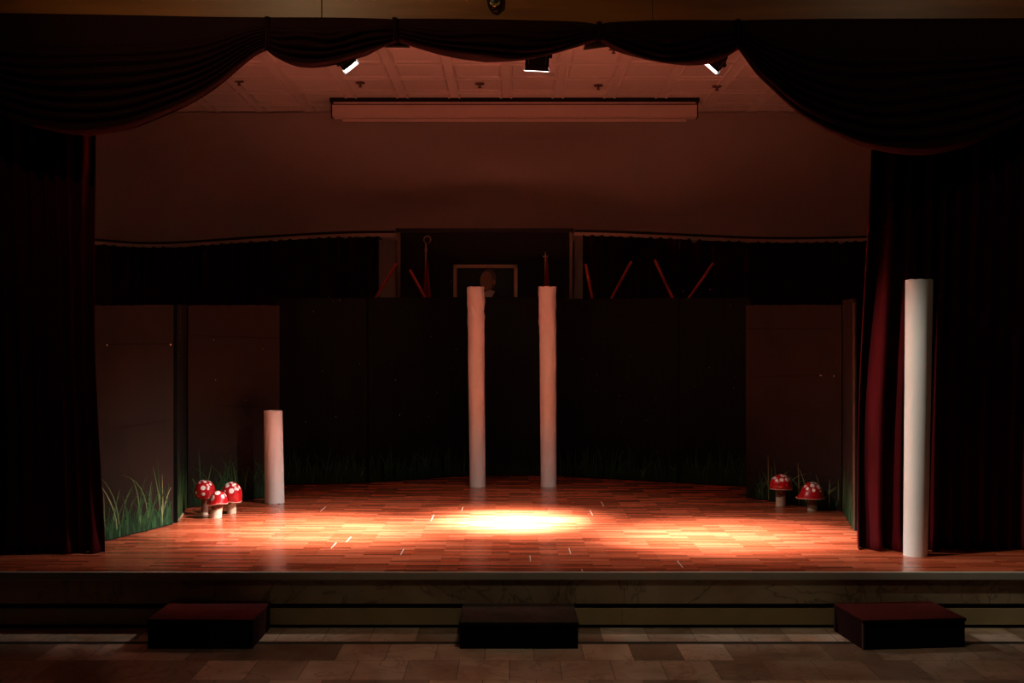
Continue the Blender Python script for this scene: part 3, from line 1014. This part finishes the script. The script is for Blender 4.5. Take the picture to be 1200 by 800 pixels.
# ------------------------------------------------------------------ white paper columns
def column(label, px_b, py_b, px_t, py_t, w_b, w_t, wrinkle=0.0, hem=0.0, seed=0, lean_y=0.0):
    d = fd(py_b, S)
    a = P(px_b, py_b, d); a.z = S
    top = P(px_t, py_t, d)
    hgt = top.z - S
    rb, rt = w_b * d / F / 2, w_t * d / F / 2
    n, m = 64, 90
    b = MB()
    vs = []
    def ring(v, inner, low=0.0):
        out = []
        for j in range(n):
            w = 2 * PI * j / n
            r = rb + (rt - rb) * v
            if wrinkle and not inner:
                k = min(1, max(0.0, (v - 0.70)) / 0.16) ** 1.0 * wrinkle * (1 if v < 0.9 else 0.75)
                q = noise.noise(Vector((math.cos(w) * 1.6 + seed, math.sin(w) * 1.6, v * hgt * 9 + math.sin(w + seed) * 1.3)))
                q2 = math.sin(v * hgt * 26 + 4 * math.cos(w + seed)) * 0.4
                r += k * (q * 0.9 + q2 * 0.35) * 0.021
            r += 0.0012 * noise.noise(Vector((w, v * 6, seed)))
            if inner:
                r -= 0.006
            zz = S + v * hgt
            if v < 0.001 and hem:
                zz += hem * max(0, noise.noise(Vector((math.cos(w) * 2.2, math.sin(w) * 2.2, seed + 3))))
            if v > 0.999:
                zz += 0.010 * noise.noise(Vector((math.cos(w) * 1.5, math.sin(w) * 1.5, seed + 9)))
            cx = a.x + (top.x - a.x) * v
            out.append((cx + r * math.cos(w), a.y + lean_y * v + rb + r * math.sin(w), zz))
        return out
    for i in range(m + 1):
        vs += ring(i / m, False)
    for i in range(m, m - 30, -1):
        vs += ring(i / m, True)
    rows = len(vs) // n
    fs = [(i * n + j, i * n + (j + 1) % n, (i + 1) * n + (j + 1) % n, (i + 1) * n + j) for i in range(rows - 1) for j in range(n)]
    b.raw(vs, fs, 'paper')
    o = b.build('paper_column', loc=(a.x, a.y + rb, S), smooth=True, angle=50)
    return tag(o, label, 'column', 'white paper columns on the stage')


column('short white paper column standing beside the left mushrooms', 319.3, 590.5, 317.5, 481.5, 22.8, 21.5, 0, 0.02, 1)
column('left one of the two tall white columns at centre stage, crumpled at the top', 559.5, 571, 557, 335.5, 18.5, 20.0, 1.0, 0.0, 2)
column('right one of the two tall white columns at centre stage, crumpled at the top', 643.3, 571, 642, 335.5, 18.5, 20.6, 1.0, 0.0, 8)
column('tallest-looking white column at front right, standing before the right velvet curtain', 1078, 653, 1082.5, 327, 27.5, 31.0, 0.0, 0.0, 4, 0.0)


# ------------------------------------------------------------------ toadstools
def toadstool(label, px, py_base, py_top, cap_w, rim_y, stem_w, dome=1.0, brim=0.0, droop=0.0, cream=0.5, seed=0, dots=(), cap_dx=0.0, slant=0.0, side=0.0, low=0.0):
    d = fd(py_base, S)
    u = d / F
    base = P(px, py_base, d); base.z = S
    rs = stem_w * u / 2
    base.y += rs
    ztop = (py_base - py_top) * u * 0.985
    zrim = (py_base - rim_y) * u
    R = cap_w * u / 2
    ch = ztop - zrim
    t = thing('toadstool', label, 'toadstool', base, 'red spotted toadstools')
    # stem: brown above, cream foot
    b = MB()
    n, m = 36, 26
    zs = zrim + 0.25 * ch

    def sp(uu, v):
        w = 2 * PI * uu
        r = rs * (1.0 + 0.05 * math.cos(v * 5) + 0.05 * noise.noise(Vector((math.cos(w) * 1.5, math.sin(w) * 1.5, v * 4 + seed))))
        return base + Vector((r * math.cos(w) + cap_dx * u * v, r * math.sin(w), zs * v))

    def sk(uu, v):
        w = 2 * PI * uu
        lim = cream * zrim / zs + 0.16 * slant * math.cos(w) + 0.05 * noise.noise(Vector((math.cos(w) * 2, math.sin(w) * 2, seed + 0.5)))
        return 'stemcream' if v < lim else 'stembrown'
    b.grid(sp, n, m, 'stembrown', sk)
    b.build('stem', t, smooth=True, angle=180)
    # cap
    b = MB()
    cc = base + Vector((cap_dx * u, 0, zrim))
    e0 = math.radians(low)
    nu, nv = 128, 60
    dirs = []
    for (az, el, rad) in dots:              # az from the hall-facing direction, el above the rim
        az, el = math.radians(az), math.radians(el)
        dirs.append((Vector((math.sin(az) * math.cos(el), -math.cos(az) * math.cos(el), math.sin(el))), math.radians(rad)))

    def cp(uu, v):
        w = 2 * PI * uu
        el = e0 + (PI / 2 - e0) * v
        r = R * max(0.0, math.cos(el))
        z = ch * (math.sin(el) - math.sin(e0)) / (1 - math.sin(e0))
        lo = max(0.0, 1 - v / 0.30)
        br = brim * lo ** 2
        r *= 1 + br * (0.5 + 0.5 * math.cos(w - math.radians(side))) * 0.9
        z -= droop * lo ** 1.5 * R * (0.55 + 0.45 * math.sin(3 * w + seed)) * (0.4 + 0.6 * (0.5 + 0.5 * math.cos(w - math.radians(side))))
        return cc + Vector((r * math.cos(w), r * math.sin(w), z))

    def ck(uu, v):
        w = 2 * PI * uu
        el = e0 + (PI / 2 - e0) * v
        dv = Vector((math.cos(w) * math.cos(el), math.sin(w) * math.cos(el), math.sin(el)))
        for q, rad in dirs:
            if dv.angle(q) < rad:
                return 'capwhite'
        return 'capred'
    b.grid(cp, nu, nv, 'capred', ck)
    cap = b.build('cap', t, smooth=True, angle=180)
    # underside and pale rim
    b = MB()

    def up(uu, v):
        p = cp(uu, 0.0)
        q = cc + Vector((rs * 0.9 * math.cos(2 * PI * uu), rs * 0.9 * math.sin(2 * PI * uu), 0.20 * ch))
        return p.lerp(q, v)
    b.grid(up, 96, 8, 'stembrown')
    b.build('underside', cap, smooth=True, angle=180)
    b = MB()
    n = 96
    pts = [cp(j / n, 0.0) for j in range(n)]
    vs, fs = [], []
    for p in pts:
        o_ = (p - cc); o_.z = 0; o_.normalize()
        for w in range(6):
            a_ = 2 * PI * w / 6
            vs.append(p + o_ * 0.0045 * math.cos(a_) + Vector((0, 0, 0.0045 * math.sin(a_) - 0.002)))
    for j in range(n):
        for w in range(6):
            fs.append((j * 6 + w, j * 6 + (w + 1) % 6, ((j + 1) % n) * 6 + (w + 1) % 6, ((j + 1) % n) * 6 + w))
    b.raw(vs, fs, 'rim' if droop else 'capred')
    b.build('rim', cap, smooth=True, angle=180)
    return t


toadstool('tall spotted toadstool at the back left of the cluster of three', 238.5, 603.5, 562, 24.5, 583, 8, 1.0, 0, 0.0, 0.15, 1,
          [(8, 22, 13), (22, 62, 9), (-30, 52, 6), (-48, 78, 9), (62, 40, 8), (-68, 66, 9), (36, 14, 6), (-55, 24, 7), (95, 60, 9), (140, 40, 10), (-120, 40, 11), (180, 60, 10), (38, 38, 5), (10, -12, 9), (-34, -4, 7)], 0.0, low=-38)
toadstool('small spotted toadstool with wavy brim at the front of the cluster of three', 250.8, 607.5, 575, 21, 589, 13, 1.0, 0.32, 0.24, 0.56, 2,
          [(2, 62, 18), (-30, 28, 14), (52, 34, 11), (100, 40, 13), (-100, 50, 14), (180, 40, 14)], 3.5, 0.75, 200)
toadstool('plump spotted toadstool at the right of the cluster of three', 270, 602, 564.5, 24.5, 587, 10.5, 1.0, 0.12, 0.10, 0.8, 3,
          [(14, 22, 13), (-22, 48, 11), (-50, 62, 12), (-62, 30, 11), (-26, 20, 7), (30, 52, 8), (20, 70, 6), (56, 28, 7), (52, 58, 8), (0, 82, 8), (78, 36, 9), (44, 40, 5), (130, 40, 12), (-130, 45, 12), (180, 50, 12)], 0.0, 0.5, 330, low=-30)
toadstool('spotted toadstool on a thick two-tone stem, left one of the pair on the right', 916.2, 593.3, 555.5, 26, 572.5, 11, 1.15, 0.05, 0.05, 0.55, 4,
          [(-10, 36, 11), (26, 36, 11), (-42, 34, 8), (6, 62, 9), (44, 62, 8), (62, 40, 9), (-20, 74, 7), (-66, 45, 9), (-100, 40, 10), (110, 40, 10), (180, 50, 12)], 0.3, 0.3, 20, low=-14)
toadstool('spotted toadstool with brim flaring to the left, right one of the pair on the right', 953.6, 598.5, 564.5, 27, 583, 11, 1.1, 0.42, 0.06, 0.42, 5,
          [(-12, 52, 11), (32, 42, 11), (-6, 27, 8), (34, 22, 6), (-44, 34, 7), (-20, 74, 7), (36, 68, 8), (60, 54, 7), (62, 34, 7), (-70, 45, 7), (110, 40, 10), (-120, 40, 10), (180, 50, 12)], -0.5, 0.1, 185, low=-10)

# pale stick lying at the foot of the folded left flat
p0, p1 = P(203.8, 612.5, fd(612.5, S)), P(211, 602.5, fd(602.5, S))
b = MB(); b.tube([p0 + Vector((0.02, 0, .012)), p1 + Vector((0.035, 0, .012))], [0.011, 0.011], 'palewood', 8)
tag(b.build('wooden_batten', loc=p0, smooth=True), 'thin pale batten lying on the floor at the foot of the folded left flat', 'stick')

# tape marks on the stage floor
for px, py, ln, lab in ((379, 596, 5, 'white tape mark at the back left, right of the short white column'), (408.5, 632, 6, 'white tape mark in the left light pool, farther right of two'),
                        (391, 639, 7, 'white tape mark in the left light pool, farther left of two'), (471.3, 646.5, 7, 'white tape mark near the stage front, between the left and middle light pools'),
                        (506.8, 606.5, 7, 'white tape mark at the left edge of the middle light pool'), (541.8, 596, 4, 'faint white tape mark before the left tall centre column'),
                        (621.3, 654, 7, 'white tape mark near the stage front, in line below the middle light pool'), (667.8, 645.5, 7, 'white tape mark near the stage front, at lower right of the middle light pool'),
                        (693, 601, 6, 'white tape mark at the right edge of the middle light pool'), (706, 590.5, 5, 'white tape mark behind the middle light pool, right of the right centre column'),
                        (797, 661, 8, 'white tape mark nearest the stage front, below the right light pool'), (682, 668, 2.5, 'tiny white tape mark on the very front edge of the stage floor')):
    da, db = fd(py + ln / 2, S), fd(py - ln / 2, S)
    x = (px - CX) * (da + db) / 2 / F
    b = MB(); b.box(x - 0.0042, x + 0.0042, da - DF, db - DF, S - 0.001, S + 0.0012, 'tape')
    tag(b.build('tape_mark', loc=(x, (da + db) / 2 - DF, S)), lab, 'tape', 'white tape marks on the stage floor')


# ------------------------------------------------------------------ carpeted step boxes before the stage
def step_box(label, corner, w, dep, h, ang, top, side, strips=False):
    M = Matrix.Translation((corner[0], corner[1], 0)) @ Matrix.Rotation(math.radians(ang), 4, 'Z')
    t = thing('step_box', label, 'step', M @ Vector((w / 2, dep / 2, 0)), 'carpeted steps in front of the stage')
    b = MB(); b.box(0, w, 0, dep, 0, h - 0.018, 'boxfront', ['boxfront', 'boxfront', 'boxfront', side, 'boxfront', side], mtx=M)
    bd = b.build('body', t, bevel=0.004)
    b = MB(); b.box(-0.004, w + 0.004, -0.006, dep, h - 0.018, h, top, mtx=M)
    ct = b.build('carpet_top', t, bevel=0.006)
    b = MB(); b.box(-0.006, w + 0.006, -0.010, 0.004, h - 0.026, h - 0.004, 'boxfront', mtx=M)
    b.build('front_edging', ct, bevel=0.003)
    if strips:
        for yy_ in (-0.004, dep - 0.012):
            b = MB(); b.box(-0.007, 0.004, yy_, yy_ + 0.010, 0.004, h - 0.02, 'edge', mtx=M)
            b.build('corner_strip', bd)
    return t


d = fd(760, 0)
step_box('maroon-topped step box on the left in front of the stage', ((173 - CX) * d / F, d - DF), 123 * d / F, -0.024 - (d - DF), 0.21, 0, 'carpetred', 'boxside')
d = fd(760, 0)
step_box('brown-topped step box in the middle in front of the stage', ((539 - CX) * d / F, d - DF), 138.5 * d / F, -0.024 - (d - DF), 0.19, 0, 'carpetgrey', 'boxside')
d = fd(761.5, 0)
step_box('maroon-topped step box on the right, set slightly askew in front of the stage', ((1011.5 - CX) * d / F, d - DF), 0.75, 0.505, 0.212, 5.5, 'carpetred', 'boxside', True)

# ------------------------------------------------------------------ dim hall lights and an added fill spot on the tallest column
def hall_spot(loc, aim, power, size, col=(1, 0.8, 0.58), soft=0.15):
    ld = bpy.data.lights.new('hall_or_fill_spot', 'SPOT')
    ld.energy = power; ld.color = col; ld.spot_size = math.radians(size); ld.spot_blend = 0.9; ld.shadow_soft_size = soft
    o = bpy.data.objects.new('hall_or_fill_spot', ld)
    COL.objects.link(o)
    o.location = loc
    o.rotation_euler = (Vector(aim) - Vector(loc)).to_track_quat('-Z', 'Y').to_euler()


hall_spot((0.9, -2.6, ZC + 0.2), (0.9, -0.9, 0), 140, 62)
hall_spot((-1.6, -1.2, ZC + 0.2), (3.34, 0.6, 1.25), 1250, 22, (1, 0.9, 0.74), 0.08)  # unseen fill spot, added to brighten the tallest column
hall_spot((-2.25, -3.2, ZC + 0.2), (-1.6, 0.35, 4.9), 95, 88, (1, 0.70, 0.36), 0.10)
hall_spot((4.28, -3.2, ZC + 0.2), (2.8, 0.35, 5.0), 30, 100, (1, 0.72, 0.42), 0.10)

# ------------------------------------------------------------------ world, camera, view
w = bpy.data.worlds.new('dark_hall')
SC.world = w
w.use_nodes = True
w.node_tree.nodes['Background'].inputs['Color'].default_value = (0.001, 0.001, 0.001, 1)

cd = bpy.data.cameras.new('camera')
cam = bpy.data.objects.new('camera', cd)
COL.objects.link(cam)
cam.location = (0, -DF, H)
cam.rotation_euler = (PI / 2, 0, 0)
cd.sensor_width = 36.0
cd.lens = 36.0 * F / 1200.0
cd.shift_x = (600 - CX) / 1200.0
cd.shift_y = (HZ - 400) / 1200.0
cd.clip_end = 100
SC.camera = cam

SC.view_settings.view_transform = 'Standard'
SC.view_settings.look = 'None'
SC.view_settings.gamma = 1.0
SC.view_settings.use_curve_mapping = False
SC.view_settings.exposure = 0.0
SC.cycles.use_denoising = True
SC.cycles.max_bounces = 8
SC.cycles.diffuse_bounces = 5
for o in bpy.data.objects:
    if '_w' in o:
        del o['_w']
